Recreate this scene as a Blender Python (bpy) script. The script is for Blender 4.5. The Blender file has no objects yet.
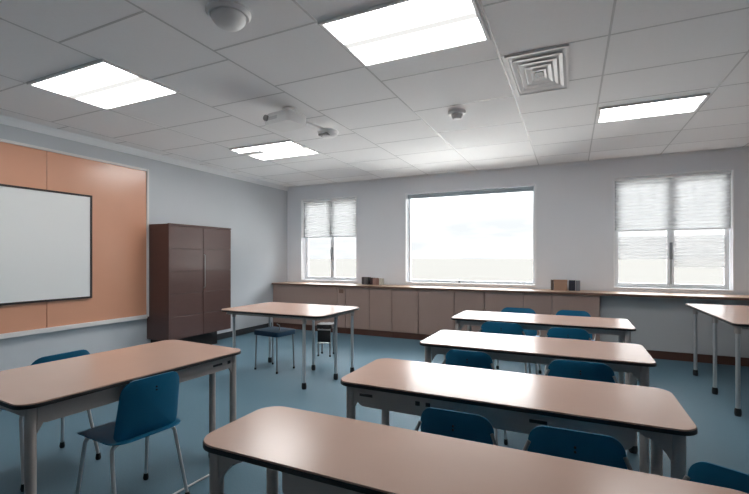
import bpy, bmesh, math, random
from mathutils import Vector, Matrix
random.seed(4)
S = bpy.context.scene
COL = S.collection
PI = math.pi

# ------------------------------------------------------------------ materials
def lin(c):
    c = c / 255.0
    return c / 12.92 if c <= 0.04045 else ((c + 0.055) / 1.055) ** 2.4
def rgb(r, g, b): return (lin(r), lin(g), lin(b), 1.0)

def material(name, col, rough=0.5, metal=0.0, spec=0.5, noise=0.0, nscale=20.0, bump=0.0, bscale=200.0, stretch=None, coat=0.0):
    m = bpy.data.materials.new(name); m.use_nodes = True
    nt = m.node_tree; b = nt.nodes['Principled BSDF']
    b.inputs['Base Color'].default_value = col
    b.inputs['Roughness'].default_value = rough
    b.inputs['Metallic'].default_value = metal
    b.inputs['Specular IOR Level'].default_value = spec
    if coat: b.inputs['Coat Weight'].default_value = coat; b.inputs['Coat Roughness'].default_value = 0.2
    if noise or bump:
        tc = nt.nodes.new('ShaderNodeTexCoord'); mp = nt.nodes.new('ShaderNodeMapping')
        nt.links.new(tc.outputs['Object'], mp.inputs['Vector'])
        if stretch: mp.inputs['Scale'].default_value = stretch
    if noise:
        n = nt.nodes.new('ShaderNodeTexNoise'); n.inputs['Scale'].default_value = nscale; n.inputs['Detail'].default_value = 5
        nt.links.new(mp.outputs['Vector'], n.inputs['Vector'])
        mx = nt.nodes.new('ShaderNodeMix'); mx.data_type = 'RGBA'
        mx.inputs[6].default_value = tuple(c * (1 - noise) for c in col[:3]) + (1,)
        mx.inputs[7].default_value = tuple(min(1, c * (1 + noise)) for c in col[:3]) + (1,)
        nt.links.new(n.outputs['Fac'], mx.inputs[0]); nt.links.new(mx.outputs[2], b.inputs['Base Color'])
    if bump:
        n2 = nt.nodes.new('ShaderNodeTexNoise'); n2.inputs['Scale'].default_value = bscale; n2.inputs['Detail'].default_value = 3
        nt.links.new(mp.outputs['Vector'], n2.inputs['Vector'])
        bp = nt.nodes.new('ShaderNodeBump'); bp.inputs['Strength'].default_value = bump; bp.inputs['Distance'].default_value = 0.004
        nt.links.new(n2.outputs['Fac'], bp.inputs['Height']); nt.links.new(bp.outputs['Normal'], b.inputs['Normal'])
    return m

def lamp_material(name, col, strength, axis):
    m = bpy.data.materials.new(name); m.use_nodes = True
    nt = m.node_tree; nt.nodes.clear()
    out = nt.nodes.new('ShaderNodeOutputMaterial'); e = nt.nodes.new('ShaderNodeEmission')
    tc = nt.nodes.new('ShaderNodeTexCoord'); sp = nt.nodes.new('ShaderNodeSeparateXYZ')
    nt.links.new(tc.outputs['Generated'], sp.inputs[0])
    r = nt.nodes.new('ShaderNodeValToRGB')                       # two lamp tubes behind the diffuser
    els = r.color_ramp.elements
    els[0].position = 0.0; els[0].color = (.80, .80, .80, 1); els[1].position = 1.0; els[1].color = (.80, .80, .80, 1)
    for p, v in ((.22, 1.0), (.40, .5), (.46, .048), (.54, .048), (.60, .5), (.78, 1.0)):
        q = els.new(p); q.color = (v * col[0], v * col[1], v * col[2], 1)
    nt.links.new(sp.outputs[axis], r.inputs[0]); nt.links.new(r.outputs[0], e.inputs[0])
    e.inputs[1].default_value = strength
    nt.links.new(e.outputs[0], out.inputs[0])
    return m

def shade_material(name, col, transp=0.0):
    m = bpy.data.materials.new(name); m.use_nodes = True
    nt = m.node_tree; nt.nodes.clear()
    out = nt.nodes.new('ShaderNodeOutputMaterial')
    d = nt.nodes.new('ShaderNodeBsdfDiffuse'); t = nt.nodes.new('ShaderNodeBsdfTranslucent')
    d.inputs[0].default_value = col; t.inputs[0].default_value = col
    mx = nt.nodes.new('ShaderNodeMixShader'); mx.inputs[0].default_value = 0.5
    nt.links.new(d.outputs[0], mx.inputs[1]); nt.links.new(t.outputs[0], mx.inputs[2])
    last = mx
    if transp:
        tr = nt.nodes.new('ShaderNodeBsdfTransparent'); m2 = nt.nodes.new('ShaderNodeMixShader'); m2.inputs[0].default_value = transp
        nt.links.new(mx.outputs[0], m2.inputs[1]); nt.links.new(tr.outputs[0], m2.inputs[2]); last = m2
    nt.links.new(last.outputs[0], out.inputs[0])
    return m

def glass_material():
    m = bpy.data.materials.new('clear_glass'); m.use_nodes = True
    nt = m.node_tree; nt.nodes.clear()
    out = nt.nodes.new('ShaderNodeOutputMaterial'); t = nt.nodes.new('ShaderNodeBsdfTransparent'); g = nt.nodes.new('ShaderNodeBsdfGlossy')
    t.inputs[0].default_value = (.97, .98, .98, 1); g.inputs['Roughness'].default_value = 0.02
    fr = nt.nodes.new('ShaderNodeFresnel'); fr.inputs[0].default_value = 1.3
    mx = nt.nodes.new('ShaderNodeMixShader')
    nt.links.new(fr.outputs[0], mx.inputs[0]); nt.links.new(t.outputs[0], mx.inputs[1]); nt.links.new(g.outputs[0], mx.inputs[2])
    nt.links.new(mx.outputs[0], out.inputs[0])
    return m

M = dict(
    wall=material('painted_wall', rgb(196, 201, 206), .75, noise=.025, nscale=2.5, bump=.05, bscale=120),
    backwall=material('brightened_back_wall', rgb(238, 240, 244), .8, noise=.02, nscale=2.5, bump=.05, bscale=120),  # wall paint lightened, standing in for fill light on the window wall
    gpanel=material('grey_laminate_panel', rgb(188, 189, 190), .6),
    white=material('white_trim_paint', rgb(242, 243, 245), .45),
    cornice=material('cornice_paint', rgb(236, 238, 240), .6),
    ceiling=material('ceiling_tile', rgb(246, 246, 246), .85, noise=.02, nscale=40, bump=.12, bscale=300),
    tbar=material('ceiling_grid_metal', rgb(205, 205, 205), .5),
    carpet=material('blue_carpet', rgb(86, 117, 133), .6, spec=.35, noise=.14, nscale=90, bump=.35, bscale=260),
    base=material('brown_baseboard', rgb(88, 58, 48), .5, noise=.1, nscale=15),
    darkbase=material('dark_baseboard', rgb(60, 62, 66), .5),
    lam=material('beige_laminate', rgb(203, 166, 148), .23, spec=.85, noise=.03, nscale=6),
    edge=material('black_edge_band', rgb(30, 26, 26), .45),
    tmetal=material('taupe_painted_steel', rgb(188, 177, 171), .4, spec=.4),
    chrome=material('satin_chrome', rgb(206, 206, 206), .3, metal=.55),
    grey=material('grey_steel', rgb(150, 150, 150), .35, metal=.5),
    rubber=material('black_rubber', rgb(22, 22, 24), .55),
    blue=material('teal_blue_plastic', rgb(24, 108, 145), .48, spec=.3, noise=.04, nscale=12),
    navy=material('dark_blue_vinyl', rgb(34, 72, 100), .55, spec=.25),
    orange=material('orange_pinboard', rgb(223, 163, 132), .24, spec=1.0, noise=.02, nscale=5),
    frame=material('pale_frame', rgb(226, 223, 221), .4),
    board=material('whiteboard_enamel', rgb(240, 241, 240), .3),
    bframe=material('dark_bronze_frame', rgb(52, 42, 40), .4),
    cabinet=material('dark_brown_veneer', rgb(88, 64, 60), .3, spec=.5, noise=.12, nscale=6, stretch=(1, 1, 8)),
    cabdoor=material('dark_brown_door', rgb(92, 69, 65), .24, spec=.8, noise=.08, nscale=5, stretch=(1, 1, 8)),
    plinth=material('black_plinth', rgb(30, 28, 28), .6),
    taupe=material('taupe_cupboard', rgb(168, 143, 133), .45, noise=.05, nscale=6, stretch=(6, 6, 1)),
    counter=material('pale_wood_worktop', rgb(205, 172, 150), .3, spec=.5, noise=.05, nscale=8, stretch=(1, 8, 8)),
    cedge=material('brown_worktop_edge', rgb(122, 92, 78), .45),
    blind=shade_material('white_pleated_fabric', rgb(158, 159, 160)),
    sheer=shade_material('sheer_pleated_fabric', rgb(150, 150, 150), .25),
    roller=material('blue_grey_roller_fabric', rgb(172, 186, 194), .6),
    wframe=material('white_window_frame', rgb(236, 239, 242), .35),
    handle=material('grey_handle', rgb(130, 134, 138), .35, metal=.3),
    glass=glass_material(),
    plastic=material('white_plastic', rgb(240, 240, 239), .45),
    gplastic=material('grey_plastic', rgb(215, 215, 215), .5),
    dplastic=material('dark_vent', rgb(140, 140, 140), .5),
    vent=material('vent_blade', rgb(240, 239, 238), .5),
    bounce=material('pale_bounce_slab', rgb(205, 203, 199), .9, spec=.1, noise=.03, nscale=1.5),  # pale so the added slab outside reflects daylight into the room
    ground=material('sandy_ground', rgb(73, 72, 70), .95, spec=0, noise=.05, nscale=.02),
)
M['lamp_y'] = lamp_material('lamp_diffuser', (1, .99, .97), 12.0, 1)

# ------------------------------------------------------------------ mesh helpers
def link(name, bm, mats, parent=None, smooth=False, loc=None):
    bmesh.ops.recalc_face_normals(bm, faces=bm.faces)
    me = bpy.data.meshes.new(name); bm.to_mesh(me); bm.free()
    for m in (mats if isinstance(mats, (list, tuple)) else [mats]): me.materials.append(m)
    if smooth:
        for p in me.polygons: p.use_smooth = True
        me.set_sharp_from_angle(angle=math.radians(38))
    o = bpy.data.objects.new(name, me); COL.objects.link(o)
    if parent: o.parent = parent
    if loc: o.location = loc
    return o

def box(bm, x0, x1, y0, y1, z0, z1, mi=0, bev=0.0):
    t = bmesh.new()
    v = [t.verts.new((x, y, z)) for x in (x0, x1) for y in (y0, y1) for z in (z0, z1)]
    for f in ((0, 1, 3, 2), (4, 6, 7, 5), (0, 4, 5, 1), (2, 3, 7, 6), (0, 2, 6, 4), (1, 5, 7, 3)): t.faces.new([v[i] for i in f])
    if bev: bmesh.ops.bevel(t, geom=t.edges[:], offset=bev, segments=2, affect='EDGES', profile=.6)
    merge(bm, t, mi)

def merge(bm, t, mi=0):
    mp = {}
    for v in t.verts: mp[v] = bm.verts.new(v.co)
    for f in t.faces:
        try:
            n = bm.faces.new([mp[v] for v in f.verts]); n.material_index = mi if mi else f.material_index
        except ValueError: pass
    t.free()

def rpath(pts, r=0.03, n=5):
    """polyline with rounded corners"""
    P = [Vector(p) for p in pts]; out = [P[0]]
    for i in range(1, len(P) - 1):
        a, b, c = P[i - 1], P[i], P[i + 1]
        d = min(r, (a - b).length * .48, (c - b).length * .48)
        s = b + (a - b).normalized() * d; e = b + (c - b).normalized() * d
        for k in range(n + 1):
            t = k / n; out.append(s * (1 - t) ** 2 + b * 2 * t * (1 - t) + e * t * t)
    out.append(P[-1]); return out

def tube(bm, pts, r, n=10, mi=0, r1=None):
    P = [Vector(p) for p in pts]; rings = []; prev = None
    for i, p in enumerate(P):
        t = (P[min(i + 1, len(P) - 1)] - P[max(i - 1, 0)]).normalized()
        if prev is None:
            u = t.orthogonal().normalized()
        else:
            u = (prev - t * prev.dot(t)).normalized()
        prev = u; w = t.cross(u)
        rr = r if r1 is None else r + (r1 - r) * i / (len(P) - 1)
        rings.append([bm.verts.new(p + (u * math.cos(2 * PI * k / n) + w * math.sin(2 * PI * k / n)) * rr) for k in range(n)])
    for a, b in zip(rings, rings[1:]):
        for k in range(n):
            f = bm.faces.new((a[k], a[(k + 1) % n], b[(k + 1) % n], b[k])); f.material_index = mi
    for rg, rev in ((rings[0], True), (rings[-1], False)):
        f = bm.faces.new(rg[::-1] if rev else rg); f.material_index = mi

def lathe(bm, prof, n=28, c=(0, 0, 0), sy=1.0, mi=0):
    """profile [(r, z)...] round the z axis, closed at both ends"""
    rings = []
    for r, z in prof:
        rings.append([bm.verts.new((c[0] + r * math.cos(2 * PI * k / n), c[1] + sy * r * math.sin(2 * PI * k / n), c[2] + z)) for k in range(n)])
    for a, b in zip(rings, rings[1:]):
        for k in range(n):
            f = bm.faces.new((a[k], a[(k + 1) % n], b[(k + 1) % n], b[k])); f.material_index = mi
    for rg in (rings[0], rings[-1]):
        f = bm.faces.new(rg); f.material_index = mi

def rrect(w, h, rs, n=7):
    """rounded rectangle outline, rs = radii (bottom-left, bottom-right, top-right, top-left)"""
    out = []
    if not isinstance(rs, (list, tuple)): rs = [rs] * 4
    for (sx, sy, a0), r in zip(((-1, -1, PI), (1, -1, 1.5 * PI), (1, 1, 0), (-1, 1, .5 * PI)), rs):
        cx = sx * (w / 2 - r); cy = sy * (h / 2 - r)
        for k in range(n + 1):
            a = a0 + .5 * PI * k / n
            out.append((cx + r * math.cos(a), cy + r * math.sin(a)))
    return out

def shell(bm, w, h, rs, th, fn, rings=7, n=7, mi=0):
    """curved moulded shell: a rounded rectangle of thickness th, bent by fn(x, y) -> (point, normal)"""
    ol = rrect(w, h, rs, n); N = len(ol)
    def surf(side):
        rg = []
        for i in range(1, rings + 1):
            s = (i / rings) ** .8
            off = side * th * .5 * (1 if i < rings else .45)
            ring = []
            for x, y in ol:
                p, nn = fn(x * s, y * s); ring.append(bm.verts.new(p + nn * off))
            rg.append(ring)
        p, nn = fn(0, 0); c = bm.verts.new(p + nn * side * th * .5)
        for k in range(N): bm.faces.new((c, rg[0][k], rg[0][(k + 1) % N])).material_index = mi
        for a, b in zip(rg, rg[1:]):
            for k in range(N): bm.faces.new((a[k], a[(k + 1) % N], b[(k + 1) % N], b[k])).material_index = mi
        return rg[-1]
    t = surf(1); b = surf(-1)
    for k in range(N): bm.faces.new((t[k], t[(k + 1) % N], b[(k + 1) % N], b[k])).material_index = mi

def slab(bm, ol, z0, z1, mi=0, bev=0.0):
    """flat slab from an outline, small chamfer on the top rim"""
    N = len(ol)
    cx = sum(p[0] for p in ol) / N; cy = sum(p[1] for p in ol) / N
    levels = [(z0, 0)] + ([(z1 - bev, 0), (z1, bev)] if bev else [(z1, 0)])
    rg = []
    for z, ins in levels:
        ring = []
        for x, y in ol:
            d = math.hypot(x - cx, y - cy); k = (d - ins) / d if d else 1
            ring.append(bm.verts.new((cx + (x - cx) * k, cy + (y - cy) * k, z)))
        rg.append(ring)
    for a, b in zip(rg, rg[1:]):
        for k in range(N): bm.faces.new((a[k], a[(k + 1) % N], b[(k + 1) % N], b[k])).material_index = mi
    bm.faces.new(rg[0][::-1]).material_index = mi; bm.faces.new(rg[-1]).material_index = mi

def plate(bm, ol, origin, ux, uz, uy, th, mi=0):
    """vertical plate from a 2-D outline (ux across, uz up) with thickness th along uy"""
    o = Vector(origin); ux = Vector(ux); uz = Vector(uz); uy = Vector(uy); N = len(ol)
    a = [bm.verts.new(o + ux * p + uz * q) for p, q in ol]
    b = [bm.verts.new(o + ux * p + uz * q + uy * th) for p, q in ol]
    for k in range(N): bm.faces.new((a[k], a[(k + 1) % N], b[(k + 1) % N], b[k])).material_index = mi
    bm.faces.new(a[::-1]).material_index = mi; bm.faces.new(b).material_index = mi

def tag(o, label=None, cat=None, group=None, kind=None):
    if label: o['label'] = label
    if cat: o['category'] = cat
    if group: o['group'] = group
    if kind: o['kind'] = kind
    return o

def empty(name, loc, rz=0.0, sc=(1, 1, 1)):
    o = bpy.data.objects.new(name, None); COL.objects.link(o)
    o.location = loc; o.rotation_euler = (0, 0, rz); o.scale = sc; o.empty_display_size = .1
    return o

def copy_tree(o, parent=None, skip=()):
    c = o.copy(); COL.objects.link(c)
    if parent: c.parent = parent
    for ch in list(o.children):
        if ch.name.split('.')[0] not in skip: copy_tree(ch, c, skip)
    return c

# ------------------------------------------------------------------ room shell
XL, XR, YB, YF, ZC = -5.28, 3.3, 7.05, -2.6, 2.80
WT = .22
def struct(name, bm, mats, **k):
    o = link(name, bm, mats, **k); o['kind'] = 'structure'; return o

bm = bmesh.new(); box(bm, XL - .2, XR + .2, YF - .2, YB + WT, -.12, 0); struct('floor', bm, M['carpet'])
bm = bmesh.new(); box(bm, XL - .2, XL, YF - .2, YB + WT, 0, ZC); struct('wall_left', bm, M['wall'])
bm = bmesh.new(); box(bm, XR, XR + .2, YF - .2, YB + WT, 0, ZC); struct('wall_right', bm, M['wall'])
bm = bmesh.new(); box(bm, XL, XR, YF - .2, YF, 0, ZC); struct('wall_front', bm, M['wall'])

WIN = [(-4.94, -3.67, .90, 2.52), (-2.70, -.51, .91, 2.51), (.55, 1.94, .91, 2.53)]
bm = bmesh.new()
xs = XL
for x0, x1, z0, z1 in WIN:
    box(bm, xs, x0, YB, YB + WT, 0, ZC)
    box(bm, x0, x1, YB, YB + WT, 0, z0); box(bm, x0, x1, YB, YB + WT, z1, ZC)
    xs = x1
box(bm, xs, XR, YB, YB + WT, 0, ZC)
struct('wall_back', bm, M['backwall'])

# ceiling with its grid of tiles
bm = bmesh.new(); box(bm, XL - .2, XR + .2, YF - .2, YB + WT, ZC, ZC + .15)
XG = [-5.02, -4.10, -3.13, -2.27, -1.42, -.47, .22, 1.12, 2.02, 2.92]
hb = .007
for x in XG: box(bm, x - hb, x + hb, YF, YB, ZC - .0015, ZC + .01, 1)
COLY = {0: (2.1, .667), 1: (1.93, .667), 2: (2.33, .667), 3: (2.33, .667), 4: (2.19, .667), 5: (3.15, .79), 6: (2.46, .667), 7: (2.46, .667), 8: (2.46, .667), 9: (2.46, .667), -1: (2.1, .667)}
edges = [XL] + XG + [XR]
for i in range(len(edges) - 1):
    y0, p = COLY.get(i, (2.1, .667))
    if i == 2: y0 = 1.93 + .667 * .0
    y = y0 - p * int((y0 - YF) / p)
    while y < YB:
        box(bm, edges[i] + hb, edges[i + 1] - hb, y - hb, y + hb, ZC - .0015, ZC + .01, 1); y += p
struct('ceiling', bm, [M['ceiling'], M['tbar']])

bm = bmesh.new(); ol = [(0, 0), (.012, 0), (.03, .05), (.045, .08), (0, .08)]
plate(bm, ol, (XL, YF, ZC - .08), (1, 0, 0), (0, 0, 1), (0, 1, 0), YB - YF); struct('trim_1', bm, M['cornice'])
bm = bmesh.new(); box(bm, XL + .045, XR, YB - .02, YB, ZC - .03, ZC, bev=.004); struct('trim_2', bm, M['cornice'])
bm = bmesh.new(); box(bm, XL, XL + .015, YF, 6.55, 0, .10, bev=.003); struct('baseboard_left', bm, M['darkbase'])

# ------------------------------------------------------------------ windows
def frame_ring(bm, x0, x1, z0, z1, y0, y1, w, bev=.004):
    box(bm, x0, x0 + w, y0, y1, z0, z1, bev=bev); box(bm, x1 - w, x1, y0, y1, z0, z1, bev=bev)
    box(bm, x0 + w, x1 - w, y0, y1, z0, z0 + w, bev=bev); box(bm, x0 + w, x1 - w, y0, y1, z1 - w, z1, bev=bev)

def window(idx, x0, x1, z0, z1, casement):
    root = empty('window_%d' % idx, ((x0 + x1) / 2, YB, z0)); root['kind'] = 'structure'
    ox, oz = (x0 + x1) / 2, z0
    X0, X1, Z1 = x0 - ox, x1 - ox, z1 - oz
    bm = bmesh.new(); frame_ring(bm, X0, X1, 0, Z1, -.012, .12, .014, .003); link('window_lining', bm, M['white'], root)
    bm = bmesh.new(); frame_ring(bm, X0 + .014, X1 - .014, .014, Z1 - .014, .12, .18, .04); link('window_frame', bm, M['wframe'], root)
    if casement:
        mid = .02
        bm = bmesh.new(); box(bm, mid - .024, mid + .024, .115, .18, .054, Z1 - .054, bev=.004); link('mullion', bm, M['wframe'], root)
        for a, b in ((X0 + .054, mid - .024), (mid + .024, X1 - .054)):
            bm = bmesh.new(); frame_ring(bm, a, b, .054, Z1 - .054, .13, .165, .018); s = link('sash', bm, M['wframe'], root)
            bm = bmesh.new(); box(bm, a + .022, b - .022, .145, .15, .086, Z1 - .086); link('pane', bm, M['glass'], s)
        bm = bmesh.new()
        box(bm, mid - .018, mid + .018, .097, .115, .42, .66, bev=.005)
        tube(bm, rpath([(mid, .10, .62), (mid, .07, .62), (mid + .004, .07, .47)], .02), .010)
        link('handle', bm, M['handle'], root, smooth=True)
        bm = bmesh.new(); box(bm, mid - .006, mid + .006, .108, .116, .07, .42); link('sash_seal', bm, M['handle'], root)
    else:
        bm = bmesh.new(); box(bm, X0 + .064, X1 - .064, .145, .15, .064, Z1 - .064); link('pane', bm, M['glass'], root)
        bm = bmesh.new(); box(bm, -.16, -.13, .09, .12, .01, .05, bev=.004); tube(bm, [(-.145, .10, .05), (-.145, .085, .09)], .006)
        link('catch', bm, M['handle'], root)
    return root
window(1, *WIN[0], True); window(2, *WIN[1], False); window(3, *WIN[2], True)

def pleated(name, x0, x1, ztop, zbot, y, mat, label, pitch=.046, amp=.006, rail=True):
    root = tag(empty(name, ((x0 + x1) / 2, y, zbot)), label, 'blind', None)
    h = ztop - zbot; n = max(2, int(h / pitch)) * 2; w = (x1 - x0) / 2
    bm = bmesh.new(); prev = None
    for i in range(n + 1):
        z = h * i / n; yy = amp * (1 if i % 2 else -1)
        cur = [bm.verts.new((-w, yy, z)), bm.verts.new((w, yy, z))]
        if prev: bm.faces.new((prev[0], prev[1], cur[1], cur[0]))
        prev = cur
    link('pleated_fabric', bm, mat, root)
    if rail:
        bm = bmesh.new(); box(bm, -w, w, -.018, .018, h, h + .035, bev=.004); link('head_rail', bm, M['white'], root)
    if rail:
        bm = bmesh.new(); box(bm, -w, w, -.012, .012, -.018, 0, bev=.003); link('bottom_rail', bm, M['wframe'], root)
    return root
x0, x1, z0, z1 = WIN[0]
pleated('pleated_blind', x0 + .02, x1 - .02, z1 - .052, 1.77, YB + .06, M['blind'], 'white pleated blind half lowered in the narrow window nearest the room corner')
x0, x1, z0, z1 = WIN[2]
pleated('pleated_blind', x0 + .02, x1 - .02, z1 - .052, 1.755, YB + .06, M['blind'], 'wide white pleated blind lowered halfway in the right-hand window')
c = (x0 + x1) / 2 + .02
pleated('sheer_blind', x0 + .07, c - .04, 1.66, 1.33, YB + .105, M['sheer'], 'sheer ribbed lower blind on the left sash of the right-hand window', rail=False)
pleated('sheer_blind', c + .04, x1 - .07, 1.66, 1.22, YB + .105, M['sheer'], 'sheer ribbed lower blind on the right sash of the right-hand window', rail=False)
# roller blind rolled up in the middle window
x0, x1, z0, z1 = WIN[1]
r = tag(empty('roller_blind', ((x0 + x1) / 2, YB + .055, z1 - .06)), 'blue grey roller blind rolled up at the top of the big middle window', 'blind')
w = (x1 - x0) / 2 - .018
bm = bmesh.new(); tube(bm, [(-w + .02, 0, 0), (w - .02, 0, 0)], .036, 18); link('fabric_roll', bm, M['roller'], r, smooth=True)
bm = bmesh.new(); box(bm, -w + .02, w - .02, -.037, -.033, -.035, 0); box(bm, -w + .02, w - .02, -.042, -.028, -.045, -.035, bev=.003); link('hem_bar', bm, M['roller'], r)
for s in (-1, 1):
    bm = bmesh.new(); box(bm, s * w - .008, s * w + .008, -.045, .045, -.045, .045, bev=.003); link('bracket', bm, M['wframe'], r)

# ------------------------------------------------------------------ ground outside
bm = bmesh.new(); box(bm, -400, 400, YB + WT + 24, 900, -1.0, -.6); struct('ground', bm, M['ground'])
bm = bmesh.new(); box(bm, -30, 30, YB + WT, YB + WT + 24, -1.0, -.6); struct('bounce_slab', bm, M['bounce'])  # added pale slab, unseen below the sills, bouncing daylight up to the ceiling

# ------------------------------------------------------------------ pinboard and whiteboard
p = tag(empty('pinboard', (XL, 2.67, .55)), 'large orange pinboard panel in a pale frame on the left wall', 'pinboard')
bm = bmesh.new(); hw = 1.23
for a, b in ((-hw + .03, -.003), (.003, hw - .03)): box(bm, 0, .035, a, b, .03, 1.98, bev=.003)
link('panel', bm, M['orange'], p)
bm = bmesh.new()
box(bm, 0, .05, -hw, -hw + .03, 0, 2.01, bev=.004); box(bm, 0, .05, hw - .03, hw, 0, 2.01, bev=.004)
box(bm, 0, .05, -hw + .03, hw - .03, 1.98, 2.01, bev=.004); box(bm, 0, .06, -hw + .03, hw - .03, -.02, .03, bev=.004)
link('panel_frame', bm, M['frame'], p)
w = tag(empty('whiteboard', (XL + .036, 2.445, .87)), 'whiteboard with thin dark frame mounted on the orange pinboard', 'whiteboard')
hw = .695
bm = bmesh.new(); box(bm, 0, .018, -hw + .02, hw - .02, .02, 1.21); link('writing_surface', bm, M['board'], w)
bm = bmesh.new()
box(bm, 0, .028, -hw, -hw + .022, 0, 1.23, bev=.003); box(bm, 0, .028, hw - .022, hw, 0, 1.23, bev=.003)
box(bm, 0, .028, -hw + .022, hw - .022, 0, .022, bev=.003); box(bm, 0, .028, -hw + .022, hw - .022, 1.208, 1.23, bev=.003)
link('board_frame', bm, M['bframe'], w)

# ------------------------------------------------------------------ tall cupboard
cb = tag(empty('tall_cupboard', (-5.065, 4.465, 0)), 'tall dark brown two-door cupboard against the left wall beside the pinboard', 'cupboard')
D, Wd = .43, 1.13
bm = bmesh.new(); box(bm, -D / 2, D / 2 - .022, -Wd / 2, Wd / 2, .24, 1.81, bev=.004); link('body', bm, M['cabinet'], cb)
bm = bmesh.new(); box(bm, -D / 2, -D / 2 + .2, -Wd / 2 + .06, Wd / 2 - .06, 0, .24); link('plinth', bm, M['plinth'], cb)
bm = bmesh.new(); box(bm, D / 2 - .022, D / 2 + .004, -Wd / 2, Wd / 2, 1.79, 1.815, bev=.003); box(bm, D / 2 - .022, D / 2 + .002, -Wd / 2, -Wd / 2 + .012, .24, 1.79); link('face_frame', bm, M['cabinet'], cb)
for a, b, hs in ((-Wd / 2 + .014, .012, -1), (.018, Wd / 2 - .004, 1)):
    bm = bmesh.new(); nseg = 5; H0, H1 = .245, 1.787
    for k in range(nseg):
        z0 = H0 + (H1 - H0) * k / nseg; z1 = H0 + (H1 - H0) * (k + 1) / nseg
        box(bm, D / 2 - .02, D / 2, a, b, z0 + .0015, z1 - .0015, bev=.002)
    d = link('door', bm, M['cabdoor'], cb)
    if hs == 1:
        bm = bmesh.new(); tube(bm, rpath([(D / 2, .03, .92), (D / 2 + .022, .03, .93), (D / 2 + .022, .03, 1.39), (D / 2, .03, 1.40)], .012), .005); link('handle', bm, M['grey'], d, smooth=True)

# ------------------------------------------------------------------ low cupboards and worktop below the windows
YC = 6.58
seams = [-5.275, -3.83, -3.66, -3.19, -2.76, -2.29, -1.69, -1.22, -.65, -.26, .35]
texts = ['long taupe low cupboard against the left wall under the corner window',
         'very narrow taupe filler cupboard with a small lock below the corner window',
         'taupe low cupboard under the row of books between the two left windows',
         'taupe low cupboard left of the big window beside the one under the books',
         'taupe low cupboard below the left end of the big window',
         'wide taupe low cupboard below the left half of the big window',
         'taupe low cupboard below the middle of the big window',
         'taupe low cupboard below the right half of the big window',
         'narrow taupe low cupboard just right of the big window, left of the brown box',
         'taupe low cupboard at the right end of the run, under the brown box']
for i, (a, b) in enumerate(zip(seams, seams[1:])):
    c = (a + b) / 2; h = (b - a) / 2
    u = tag(empty('low_cupboard', (c, YC, 0)), texts[i], 'cupboard', 'low cupboards under the windows')
    bm = bmesh.new(); box(bm, -h + .001, h - .001, .02, YB - YC - .005, .10, .835); link('body', bm, M['taupe'], u)
    bm = bmesh.new(); box(bm, -h + .005, h - .005, 0, .019, .105, .83, bev=.002); d = link('door', bm, M['taupe'], u)
    if i == 1:
        bm = bmesh.new(); box(bm, -.045, .045, -.004, .001, .72, .79, bev=.002); link('lock_plate', bm, M['cedge'], d)
    bm = bmesh.new(); box(bm, -h + .001, h - .001, .012, YB - YC - .1, 0, .10); link('plinth', bm, M['base'], u)
wt = tag(empty('worktop', (-1, 6.8, .835)), 'long pale wood worktop running under all three windows', 'worktop')
bm = bmesh.new(); box(bm, XL + 1 + .004, XR + 1 - .004, -.245, .246, 0, .032, bev=.004); link('top', bm, M['counter'], wt)
bm = bmesh.new(); box(bm, XL + 1 + .004, XR + 1 - .004, -.253, -.246, 0, .031, bev=.002); link('front_edge', bm, M['cedge'], wt)
cp = tag(empty('counter_panel', (1.82, 6.70, 0)), 'plain pale panel below the right end of the worktop, under the right-hand window', 'panel')
bm = bmesh.new(); box(bm, -1.46, 1.46, 0, .03, .11, .833, bev=.002); link('panel', bm, M['gpanel'], cp)
bm = bmesh.new(); box(bm, -1.46, 1.46, .01, .03, 0, .108); link('plinth', bm, M['base'], cp)

# books and boxes on the worktop
ZW = .868
def book(x, y, t, d, h, col, label, lean=0.0, name='book', cat='book', group='books on the worktop'):
    o = tag(empty(name, (x, y, ZW), 0), label, cat, group)
    mc = material('cover_' + label.split()[0] + '_' + label.split()[1], rgb(*col), .5, noise=.08, nscale=30)
    bm = bmesh.new()
    box(bm, -t / 2, -t / 2 + .004, -d / 2, d / 2, 0, h, bev=.001); box(bm, t / 2 - .004, t / 2, -d / 2, d / 2, 0, h, bev=.001)
    box(bm, -t / 2, t / 2, -d / 2, -d / 2 + .005, 0, h, bev=.002); link('cover', bm, mc, o)
    bm = bmesh.new(); box(bm, -t / 2 + .004, t / 2 - .004, -d / 2 + .005, d / 2 - .006, .004, h - .005); link('pages', bm, M['white'], o)
    return o
yb = 6.90
bx = -3.47
for t, h, col, lb in ((.045, .135, (72, 70, 74), 'dark grey book at the left end of the short row'),
                      (.045, .125, (104, 106, 108), 'mid grey book second from the left end of the row'),
                      (.04, .135, (84, 82, 84), 'charcoal grey book just left of the gap in the row'),
                      (.05, .125, (70, 50, 52), 'very dark brown book just right of the gap in the row'),
                      (.06, .122, (150, 122, 116), 'dusty pink book in the middle of the row'),
                      (.06, .118, (142, 112, 104), 'rosy brown book beside the pale one in the row'),
                      (.05, .115, (214, 216, 206), 'off white book at the right end of the short row')):
    if lb.startswith('very'): bx += .03
    book(bx + t / 2, yb, t, .11, h, col, lb, group='books between the two left windows'); bx += t + .003
book(-.27, 6.90, .035, .13, .155, (92, 78, 74), 'dark brown book standing left of the tan box', group='books between the right windows')
o = tag(empty('storage_box', (-.155, 6.90, ZW)), 'tan cardboard box between two dark books on the worktop', 'box')
bm = bmesh.new(); box(bm, -.09, .09, -.06, .06, 0, .13, bev=.003); link('box_body', bm, material('tan_card', rgb(178, 146, 126), .7, noise=.05), o)
bm = bmesh.new(); box(bm, -.094, .094, -.064, .064, .13, .155, bev=.003); link('lid', bm, material('tan_card_lid', rgb(170, 138, 120), .7, noise=.05), o)
book(.0, 6.90, .085, .13, .155, (46, 50, 66), 'thick navy book standing right of the tan box', group='books between the right windows')
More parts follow.
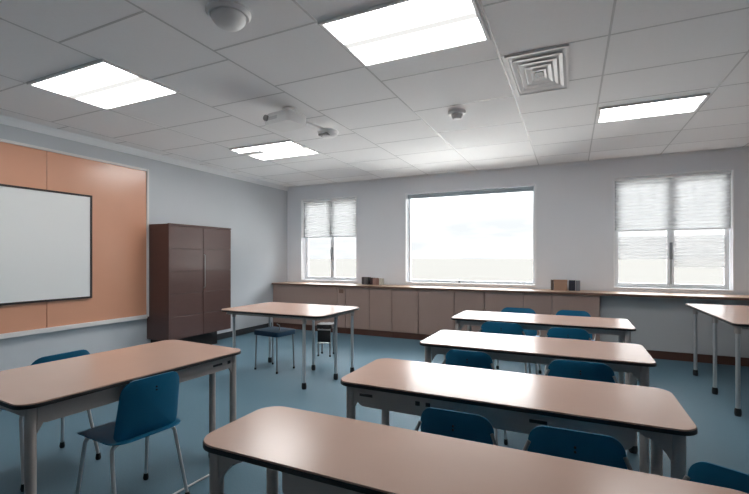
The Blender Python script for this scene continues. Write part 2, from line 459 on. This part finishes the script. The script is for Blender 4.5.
book(.078, 6.90, .06, .13, .152, (132, 134, 142), 'grey book at the right of the navy book', group='books between the right windows')

# ------------------------------------------------------------------ tables
def school_table(name, label, lx, ly, zt, loc, rz=0, r=.07, apron=None, rail_h=.05, leg_r=.023, deep=.12, slots=(), inset_leg=0, group='long beige classroom tables'):
    """long side along x; the side with the deep apron faces -y"""
    t = tag(empty(name, loc, rz), label, 'table', group)
    th = .021; hx, hy = lx / 2, ly / 2
    bm = bmesh.new(); slab(bm, rrect(lx - .006, ly - .006, r - .003, 10), zt - .006, zt, bev=.0015); link('tabletop', bm, M['lam'], t, smooth=True)
    bm = bmesh.new(); slab(bm, rrect(lx, ly, r, 10), zt - th, zt - .0062, bev=.003); link('edge_band', bm, M['edge'], t, smooth=True)
    zb = zt - th - .001; ins = .05
    for sx in (-1, 1):
        for sy in (-1, 1):
            x, y = sx * (hx - ins - .01), sy * (hy - ins - .005)
            if inset_leg and sx > 0 and sy > 0: y = inset_leg
            bm = bmesh.new(); tube(bm, [(x, y, zb), (x, y, .05)], leg_r, 18); g = link('leg', bm, M['tmetal'], t, smooth=True)
            bm = bmesh.new(); lathe(bm, [(leg_r * 1.05, 0), (leg_r * 1.2, .015), (leg_r * 1.05, .052)], 18, (x, y, 0)); link('foot', bm, M['rubber'], g, smooth=True)
    # rails and aprons
    ai = ins + .004
    y0 = -hy + ai - .012
    xl, xr = -hx + ins + .035, hx - ins - .035
    a0, a1 = apron if apron else (xl, xr)
    ol = []
    rc = min(.05, deep * .45)
    for k in range(7):
        a = PI + .5 * PI * k / 6; ol.append((a0 + rc + rc * math.cos(a), -deep + rc + rc * math.sin(a)))
    for k in range(7):
        a = 1.5 * PI + .5 * PI * k / 6; ol.append((a1 - rc + rc * math.cos(a), -deep + rc + rc * math.sin(a)))
    ol += [(a1, 0), (a0, 0)]
    bm = bmesh.new(); plate(bm, ol, (0, y0, zb), (1, 0, 0), (0, 0, 1), (0, 1, 0), .016); ap = link('apron', bm, M['tmetal'], t)
    for sx, kind in slots:
        bm = bmesh.new()
        if kind == 'slot':
            box(bm, sx - .035, sx + .035, y0 - .003, y0 + .002, zb - .05, zb - .036, bev=.002)
        else:
            box(bm, sx - .011, sx + .011, y0 - .003, y0 + .002, zb - .054, zb - .034, bev=.002)
        link('apron_slot' if kind == 'slot' else 'apron_catch', bm, M['bframe'], ap)
    bm = bmesh.new(); box(bm, xl, xr, y0 + .017, y0 + .04, zb - rail_h * .6, zb, bev=.003); link('rail', bm, M['tmetal'], t)
    bm = bmesh.new(); box(bm, xl, xr, hy - ai - .01, hy - ai + .012, zb - rail_h, zb, bev=.003); link('rail', bm, M['tmetal'], t)
    for s in (-1, 1):
        bm = bmesh.new(); xx = s * (hx - ins - .01); box(bm, xx - .011, xx + .011, -hy + ins + .035, hy - ins - .035, zb - rail_h, zb, bev=.003); link('rail', bm, M['tmetal'], t)
        # gusset from the near leg to the tabletop
        bm = bmesh.new(); g0 = s * (hx - ins - .03)
        q = [(0, 0), (-s * .11, 0), (-s * .10, -.03), (-s * .055, -.048), (-s * .02, -.085), (0, -.12)]
        plate(bm, q if s > 0 else q[::-1], (g0, y0 + .001 if apron else y0 + .041, zb), (1, 0, 0), (0, 0, 1), (0, 1, 0), .014); link('gusset', bm, M['tmetal'], t)
    return t

def rect(x0, x1, y0, y1): return (x1 - x0, y1 - y0), ((x0 + x1) / 2, (y0 + y1) / 2, 0)
TZ = .745
(sz, lc) = rect(-1.14, .46, 1.00, 1.40)
school_table('classroom_table', 'long beige table closest to the camera, cut by the bottom of the photo', *sz, TZ, lc, r=.09, apron=(-.46, .70))
(sz, lc) = rect(-1.06, .41, 1.80, 2.34)
school_table('classroom_table', 'long beige table second from the camera, with small marks on its apron', *sz, TZ, lc, r=.075, apron=(-.64, .54), deep=.10, slots=((-.585, 'slot'), (-.32, 'catch'), (-.27, 'catch'), (.20, 'slot')))
(sz, lc) = rect(-1.00, .445, 2.86, 3.47)
school_table('classroom_table', 'long beige table third from the camera in the right-hand column', *sz, TZ, lc, r=.05, leg_r=.024, deep=.055)
(sz, lc) = rect(-1.12, .50, 4.19, 4.86)
school_table('classroom_table', 'long beige table farthest back in the right-hand column, nearest the cupboards', *sz, TZ, lc, r=.05, leg_r=.022, deep=.05)
# the table by the pinboard lies along the room, its apron towards the aisle
school_table('classroom_table', 'long beige table at the left, in front of the orange pinboard', 1.23, .76, TZ, (-2.37, 1.57, 0), rz=PI / 2 - .06, r=.075, apron=(-.535, .535), slots=((.42, 'slot'), (.54 - .03, 'catch')), leg_r=.021, deep=.085, inset_leg=-.13)

def tube_table(name, label, x0, x1, y0, y1, zt, legs, r=.06):
    cx, cy = (x0 + x1) / 2, (y0 + y1) / 2
    t = tag(empty(name, (cx, cy, 0)), label, 'table', 'tables on thin steel legs')
    lx, ly = x1 - x0, y1 - y0
    bm = bmesh.new(); slab(bm, rrect(lx - .004, ly - .004, r, 10), zt - .005, zt, bev=.001); link('tabletop', bm, M['lam'], t, smooth=True)
    bm = bmesh.new(); slab(bm, rrect(lx, ly, r, 10), zt - .024, zt - .0052, bev=.002); link('edge_band', bm, M['edge'], t, smooth=True)
    zb = zt - .025
    bm = bmesh.new()
    for s in (-1, 1):
        box(bm, -lx / 2 + .07, lx / 2 - .07, s * (ly / 2 - .07) - .01, s * (ly / 2 - .07) + .01, zb - .03, zb, bev=.003)
        box(bm, s * (lx / 2 - .07) - .01, s * (lx / 2 - .07) + .01, -ly / 2 + .082, ly / 2 - .082, zb - .03, zb, bev=.003)
    link('under_frame', bm, M['tmetal'], t)
    for x, y in legs:
        x -= cx; y -= cy
        bm = bmesh.new(); tube(bm, [(x, y, zb), (x, y, .05)], .017, 14); g = link('leg', bm, M['chrome'], t, smooth=True)
        bm = bmesh.new(); tube(bm, [(x, y, zb), (x, y, zb - .07)], .025, 14); link('collar', bm, M['tmetal'], g, smooth=True)
        bm = bmesh.new(); lathe(bm, [(.022, 0), (.026, .02), (.024, .055), (.018, .066)], 14, (x, y, 0)); link('foot', bm, M['rubber'], g, smooth=True)
    return t
tube_table('steel_leg_table', 'beige table on thin chrome legs in the open middle floor, with a blue stool beneath', -3.62, -2.26, 3.55, 4.46, .77,
           [(-3.52, 3.70), (-2.50, 3.62), (-2.38, 4.06), (-2.34, 4.37), (-2.82, 4.28), (-3.54, 4.36)], r=.09)
tube_table('steel_leg_table', 'beige table on thin legs at the right edge, below the right-hand window', 1.235, 2.2, 4.50, 6.22, .80,
           [(1.285, 5.95), (1.285, 5.22), (1.285, 4.58), (2.12, 5.95), (2.12, 4.58)], r=.05)

# ------------------------------------------------------------------ chairs
def seat_fn(x, y):
    z = .435 + .10 * x * x - .25 * max(0, y - .10) ** 2 * 6 + .35 * max(0, -y - .06) ** 2 - .03 * max(0, 1 - (x / .2) ** 2) * max(0, 1 - ((y + .02) / .2) ** 2) * .6
    return Vector((x, y, z)), Vector((0, 0, 1))
def back_fn(x, z):
    # x across, z up from the middle of the backrest
    y = -.175 - .20 * (z + .15) * .9 - .0 + .9 * x * x + .10 * z * z
    n = Vector((-1.8 * x, 1, .18)).normalized()
    return Vector((x * (1 - .28 * (z + .05)), y, .597 + z)), n
def make_chair():
    t = empty('school_chair', (0, 0, 0))
    bm = bmesh.new(); shell(bm, .43, .42, (.09, .09, .06, .06), .012, seat_fn); link('seat', bm, M['blue'], t, smooth=True)
    bm = bmesh.new(); shell(bm, .37, .315, (.04, .04, .075, .075), .012, back_fn); b = link('backrest', bm, M['blue'], t, smooth=True)
    for s in (-1, 1):
        bm = bmesh.new(); tube(bm, [(s * .008 * 0, -.19 - .045, .70 - (.016 if s > 0 else 0)), (0, -.2395, .70 - (.016 if s > 0 else 0))], .005, 8)
        link('screw', bm, M['plinth'], b)
    for s in (-1, 1):
        bm = bmesh.new(); tube(bm, rpath([(s * .13, .10, .412), (s * .185, .135, .412), (s * .212, .195, .03)], .04), .0105); g = link('leg', bm, M['chrome'], t, smooth=True)
        bm = bmesh.new(); lathe(bm, [(.014, 0), (.017, .012), (.013, .04)], 12, (s * .212, .195, 0)); link('foot', bm, M['rubber'], g, smooth=True)
        bm = bmesh.new(); tube(bm, rpath([(s * .13, -.10, .412), (s * .185, -.125, .412), (s * .212, -.215, .03)], .04), .0105); g = link('leg', bm, M['chrome'], t, smooth=True)
        bm = bmesh.new(); lathe(bm, [(.014, 0), (.017, .012), (.013, .04)], 12, (s * .212, -.215, 0)); link('foot', bm, M['rubber'], g, smooth=True)
        bm = bmesh.new(); tube(bm, rpath([(s * .12, -.09, .412), (s * .185, -.10, .412), (s * .218, -.185, .46), (s * .206, -.222, .61), (s * .172, -.210, .685)], .035), .008); link('back_support', bm, M['grey'], t, smooth=True)
    bm = bmesh.new()
    tube(bm, [(-.135, -.10, .412), (.135, -.10, .412)], .009); tube(bm, [(-.135, .10, .412), (.135, .10, .412)], .009)
    for s in (-1, 1): tube(bm, [(s * .13, -.10, .412), (s * .13, .10, .412)], .009)
    link('under_frame', bm, M['chrome'], t, smooth=True)
    return t
proto = make_chair()
used = [False]
def chair(bx, by, ztop, width, ang, label, group, skip=()):
    """bx, by: where the middle of the top of the backrest stands; ang: direction the sitter faces (0 = +y)"""
    o = proto if not used[0] else copy_tree(proto, None, skip)
    used[0] = True
    s = ztop / .754; sx = width / .37
    off = Vector((0, -.235 * s, 0)); off.rotate(Matrix.Rotation(ang, 3, 'Z'))
    o.location = (bx - off.x, by - off.y, 0); o.rotation_euler = (0, 0, ang); o.scale = (sx, s, s)
    tag(o, label, 'chair', group)
    return o
G = 'blue school chairs'
chair(-.43, 1.655, .732, .315, 0, 'blue plastic chair behind the closest table, left of the three there', G)
chair(.01, 1.655, .730, .335, 0, 'blue plastic chair behind the closest table, middle of the three there', G)
chair(.46, 1.53, .728, .335, -.45, 'blue plastic chair at the bottom right corner, by the right end of the second table', G)
chair(-.62, 2.745, .740, .325, 0, 'blue plastic chair between the second and third tables, on the left', G)
chair(.045, 2.745, .740, .37, 0, 'blue plastic chair between the second and third tables, on the right', G)
chair(-.59, 4.00, .755, .40, 0, 'blue plastic chair between the third and farthest tables, on the left', G)
chair(-.03, 3.90, .755, .35, 0, 'blue plastic chair between the third and farthest tables, on the right', G)
chair(-.58, 5.30, .755, .42, PI, 'blue plastic chair behind the farthest table, left of the two', G)
chair(.01, 5.30, .755, .38, PI, 'blue plastic chair behind the farthest table, right of the two', G)
chair(-1.955, 1.50, .735, .335, PI / 2 - .10, 'blue plastic chair with chrome legs on the aisle side of the left table', G, ('back_support',))
chair(-2.86, 1.56, .755, .37, PI / 2, 'blue plastic chair on the wall side of the left table, only its back showing', G, ('back_support',))

# stools beneath the middle table
def stool(name, loc, rz, w, d, h, seatmat, label, extra=False):
    t = tag(empty(name, loc, rz), label, 'stool')
    bm = bmesh.new(); slab(bm, rrect(w, d, .035, 6), h - .055, h, bev=.008); link('seat', bm, seatmat, t, smooth=True)
    for sx in (-1, 1):
        for sy in (-1, 1):
            x, y = sx * (w / 2 - .03), sy * (d / 2 - .03)
            bm = bmesh.new(); tube(bm, [(x, y, h - .05), (x * 1.06, y * 1.06, .015)], .009, 10); g = link('leg', bm, M['grey'], t, smooth=True)
            bm = bmesh.new(); lathe(bm, [(.013, 0), (.013, .022)], 10, (x * 1.06, y * 1.06, 0)); link('foot', bm, M['rubber'], g)
    if extra:
        bm = bmesh.new(); box(bm, -w / 2 + .02, w / 2 - .02, -d / 2 + .012, -d / 2 + .024, h - .24, h - .08, bev=.003); link('front_panel', bm, M['plinth'], t)
        for z in (h - .072, h - .255):
            bm = bmesh.new(); tube(bm, [(-w / 2 + .02, -d / 2 + .012, z), (w / 2 - .02, -d / 2 + .012, z)], .008); link('rung', bm, M['chrome'], t)
    else:
        bm = bmesh.new(); tube(bm, rpath([(w / 2 - .10, -.02, h - .01), (w / 2 - .10, -.02, h + .06), (w / 2 - .22, .06, h + .055)], .02), .007); link('grip_bar', bm, M['grey'], t, smooth=True)
    return t
stool('padded_stool', (-3.28, 4.13, 0), -.12, .40, .33, .48, M['navy'], 'dark blue padded stool with thin grey legs under the middle table')
stool('metal_stool', (-3.10, 5.02, 0), .25, .22, .22, .44, M['plinth'], 'small black metal stool with chrome rungs behind the middle table', True)

# ------------------------------------------------------------------ pale cable on the carpet
bm = bmesh.new(); tube(bm, rpath([(-2.06, 1.30, .006), (-2.05, 1.72, .006), (-2.03, 1.99, .006), (-2.0, 2.3, .006)], .1), .006, 8)
tag(link('floor_cable', bm, M['frame'], smooth=True), 'thin pale cable lying on the carpet beside the left table', 'cable')

# ------------------------------------------------------------------ ceiling fittings
def ceiling_light(x0, x1, y0, y1, label, clip=False):
    t = tag(empty('ceiling_light', ((x0 + x1) / 2, (y0 + y1) / 2, ZC)), label, 'ceiling light', 'recessed ceiling light panels')
    hx, hy = (x1 - x0) / 2, (y1 - y0) / 2; f = .022
    bm = bmesh.new()
    box(bm, -hx, -hx + f, -hy, hy, -.016, 0, bev=.003); box(bm, hx - f, hx, -hy, hy, -.016, 0, bev=.003)
    box(bm, -hx + f, hx - f, -hy, -hy + f, -.016, 0, bev=.003); box(bm, -hx + f, hx - f, hy - f, hy, -.016, 0, bev=.003)
    link('frame', bm, M['vent'], t)
    bm = bmesh.new(); box(bm, -hx + f, hx - f, -hy + f, hy - f, -.010, -.001); link('diffuser', bm, M['lamp_y'], t)
    if clip:
        bm = bmesh.new(); box(bm, -hx + .02, -hx + .40, -hy + .14, -hy + .24, -.04, -.012, bev=.01); link('cover_plate', bm, M['vent'], t)
ceiling_light(-4.08, -3.09, 1.93, 2.60, 'square lit ceiling panel at the upper left, above the pinboard')
ceiling_light(-1.41, -.49, 2.19, 2.84, 'large lit ceiling panel at the top middle of the photo')
ceiling_light(-4.12, -3.13, 4.24, 4.92, 'lit ceiling panel near the room corner, behind the projector', True)
ceiling_light(.235, 1.10, 4.60, 5.08, 'narrow lit ceiling panel at the right, near the right-hand window')

v = tag(empty('air_vent', (-.23, 3.54, ZC)), 'square ceiling air vent with nested louvres at the top right', 'vent')
hx, hy = .21, .40
def ring(bm, a, b, w, z0, z1):
    box(bm, -a, -a + w, -b, b, z0, z1); box(bm, a - w, a, -b, b, z0, z1)
    box(bm, -a + w, a - w, -b, -b + w, z0, z1); box(bm, -a + w, a - w, b - w, b, z0, z1)
bm = bmesh.new(); box(bm, -hx, hx, -hy, hy, -.006, 0); link('back_plate', bm, M['gplastic'], v)
bm = bmesh.new(); ring(bm, hx, hy, .02, -.012, -.006); link('frame', bm, M['vent'], v)
for k in range(1, 5):
    q = 1 - k * .19
    bm = bmesh.new()
    a, b = hx * q, hy * q; a2, b2 = a - .026, b - .046
    o4 = [(-a, -b), (a, -b), (a, b), (-a, b)]; i4 = [(-a2, -b2), (a2, -b2), (a2, b2), (-a2, b2)]
    zo, zi = -.016, -.009
    vo = [bm.verts.new((x, y, zo)) for x, y in o4]; vi = [bm.verts.new((x, y, zi)) for x, y in i4]
    vo2 = [bm.verts.new((x, y, zo + .004)) for x, y in o4]; vi2 = [bm.verts.new((x, y, zi + .004)) for x, y in i4]
    for j in range(4):
        n = (j + 1) % 4
        bm.faces.new((vo[j], vo[n], vi[n], vi[j])); bm.faces.new((vo2[j], vi2[j], vi2[n], vo2[n]))
        bm.faces.new((vo[j], vo2[j], vo2[n], vo[n])); bm.faces.new((vi[j], vi[n], vi2[n], vi2[j]))
    link('louvre', bm, M['vent'], v)
bm = bmesh.new(); box(bm, -.03, .03, -.05, .05, -.014, -.006, bev=.003); link('damper', bm, M['dplastic'], v)

sd = tag(empty('smoke_detector', (-1.03, 4.12, ZC)), 'small round white smoke detector in the middle of the ceiling', 'smoke detector')
bm = bmesh.new(); lathe(bm, [(.085, 0), (.088, -.012), (.08, -.03), (.055, -.036)]); link('base', bm, M['plastic'], sd, smooth=True)
bm = bmesh.new(); lathe(bm, [(.055, -.036), (.052, -.06), (.042, -.075), (.02, -.08)]); link('sensor_cap', bm, M['gplastic'], sd, smooth=True)
dm = tag(empty('ceiling_dome', (-1.83, 1.88, ZC)), 'round white dome fitting on the ceiling at the top left', 'dome')
bm = bmesh.new(); lathe(bm, [(.125, 0), (.128, -.015), (.115, -.03)]); link('base', bm, M['plastic'], dm, smooth=True)
bm = bmesh.new(); lathe(bm, [(.105, -.03)] + [(.10 * math.cos(a), -.03 - .07 * math.sin(a)) for a in [k * PI / 2 / 8 for k in range(0, 8)]]); link('dome', bm, M['plastic'], dm, smooth=True)

pr = tag(empty('projector', (-2.49, 3.30, ZC), -.16), 'pale grey projector hung from the ceiling with a boom arm', 'projector')
bm = bmesh.new(); lathe(bm, [(.07, 0), (.07, -.012), (.03, -.016)], 24, (0, .05, 0)); tube(bm, [(0, .05, -.01), (0, .05, -.09)], .018, 12); link('mount', bm, M['plastic'], pr, smooth=True)
bm = bmesh.new(); slab(bm, rrect(.34, .26, .05, 8), -.185, -.075, bev=.02); bd = link('body', bm, M['plastic'], pr, smooth=True)
bm = bmesh.new(); lathe(bm, [(.06, -.06), (.06, -.03), (.055, -.02)], 24, (.05, -.03, -.036), .75); link('top_cap', bm, M['gplastic'], bd, smooth=True)
bm = bmesh.new(); box(bm, -.15, .02, -.134, -.128, -.145, -.115, bev=.002); link('vent_slot', bm, M['gplastic'], bd)
bm = bmesh.new(); tube(bm, rpath([(-.12, -.115, -.12), (-.12, -.15, -.12)], .01), .028, 18); link('lens', bm, M['dplastic'], bd, smooth=True)
bm = bmesh.new(); box(bm, -.045, .045, .12, .56, -.10, -.075, bev=.008); link('boom_arm', bm, M['plastic'], pr)
bm = bmesh.new(); lathe(bm, [(.10, -.07), (.115, -.085), (.105, -.115), (.06, -.14)], 28, (0, .62, 0)); hd = link('arm_head', bm, M['plastic'], pr, smooth=True)
bm = bmesh.new(); box(bm, -.06, .06, .53, .60, -.137, -.118, bev=.004); link('mirror_slot', bm, M['dplastic'], hd)

# ------------------------------------------------------------------ sky
W = bpy.data.worlds.new('overcast_sky'); S.world = W; W.use_nodes = True
nt = W.node_tree; nt.nodes.clear()
out = nt.nodes.new('ShaderNodeOutputWorld'); bg = nt.nodes.new('ShaderNodeBackground')
tc = nt.nodes.new('ShaderNodeTexCoord'); sp = nt.nodes.new('ShaderNodeSeparateXYZ')
nt.links.new(tc.outputs['Generated'], sp.inputs[0])
mr = nt.nodes.new('ShaderNodeMapRange'); mr.interpolation_type = 'SMOOTHSTEP'
mr.inputs[1].default_value = .075; mr.inputs[2].default_value = .42; mr.inputs[3].default_value = .98; mr.inputs[4].default_value = 14.0
nt.links.new(sp.outputs[2], mr.inputs[0])
mp = nt.nodes.new('ShaderNodeMapping'); mp.inputs['Scale'].default_value = (3, 3, 16)
nt.links.new(tc.outputs['Generated'], mp.inputs[0])
nz = nt.nodes.new('ShaderNodeTexNoise'); nz.inputs['Scale'].default_value = 2.2; nz.inputs['Detail'].default_value = 5
nt.links.new(mp.outputs[0], nz.inputs[0])
rp = nt.nodes.new('ShaderNodeValToRGB')
rp.color_ramp.elements[0].position = .40; rp.color_ramp.elements[0].color = (.66, .675, .69, 1)
rp.color_ramp.elements[1].position = .60; rp.color_ramp.elements[1].color = (.82, .82, .82, 1)
nt.links.new(nz.outputs[0], rp.inputs[0])
nt.links.new(rp.outputs[0], bg.inputs[0]); nt.links.new(mr.outputs[0], bg.inputs[1]); nt.links.new(bg.outputs[0], out.inputs[0])

# ------------------------------------------------------------------ camera
cam = bpy.data.cameras.new('camera'); co = bpy.data.objects.new('camera', cam); COL.objects.link(co)
co.location = (0, 0, 1.35); co.rotation_euler = (PI / 2, 0, math.radians(25.132))
cam.sensor_width = 36; cam.lens = 421 / 749 * 36; cam.shift_y = 11 / 749; cam.clip_start = .05; cam.clip_end = 2000
S.camera = co
S.view_settings.view_transform = 'Standard'; S.view_settings.look = 'None'
S.view_settings.gamma = 1; S.view_settings.use_curve_mapping = False
S.view_settings.exposure = 0.66
S.cycles.max_bounces = 10; S.cycles.diffuse_bounces = 6; S.cycles.transparent_max_bounces = 12
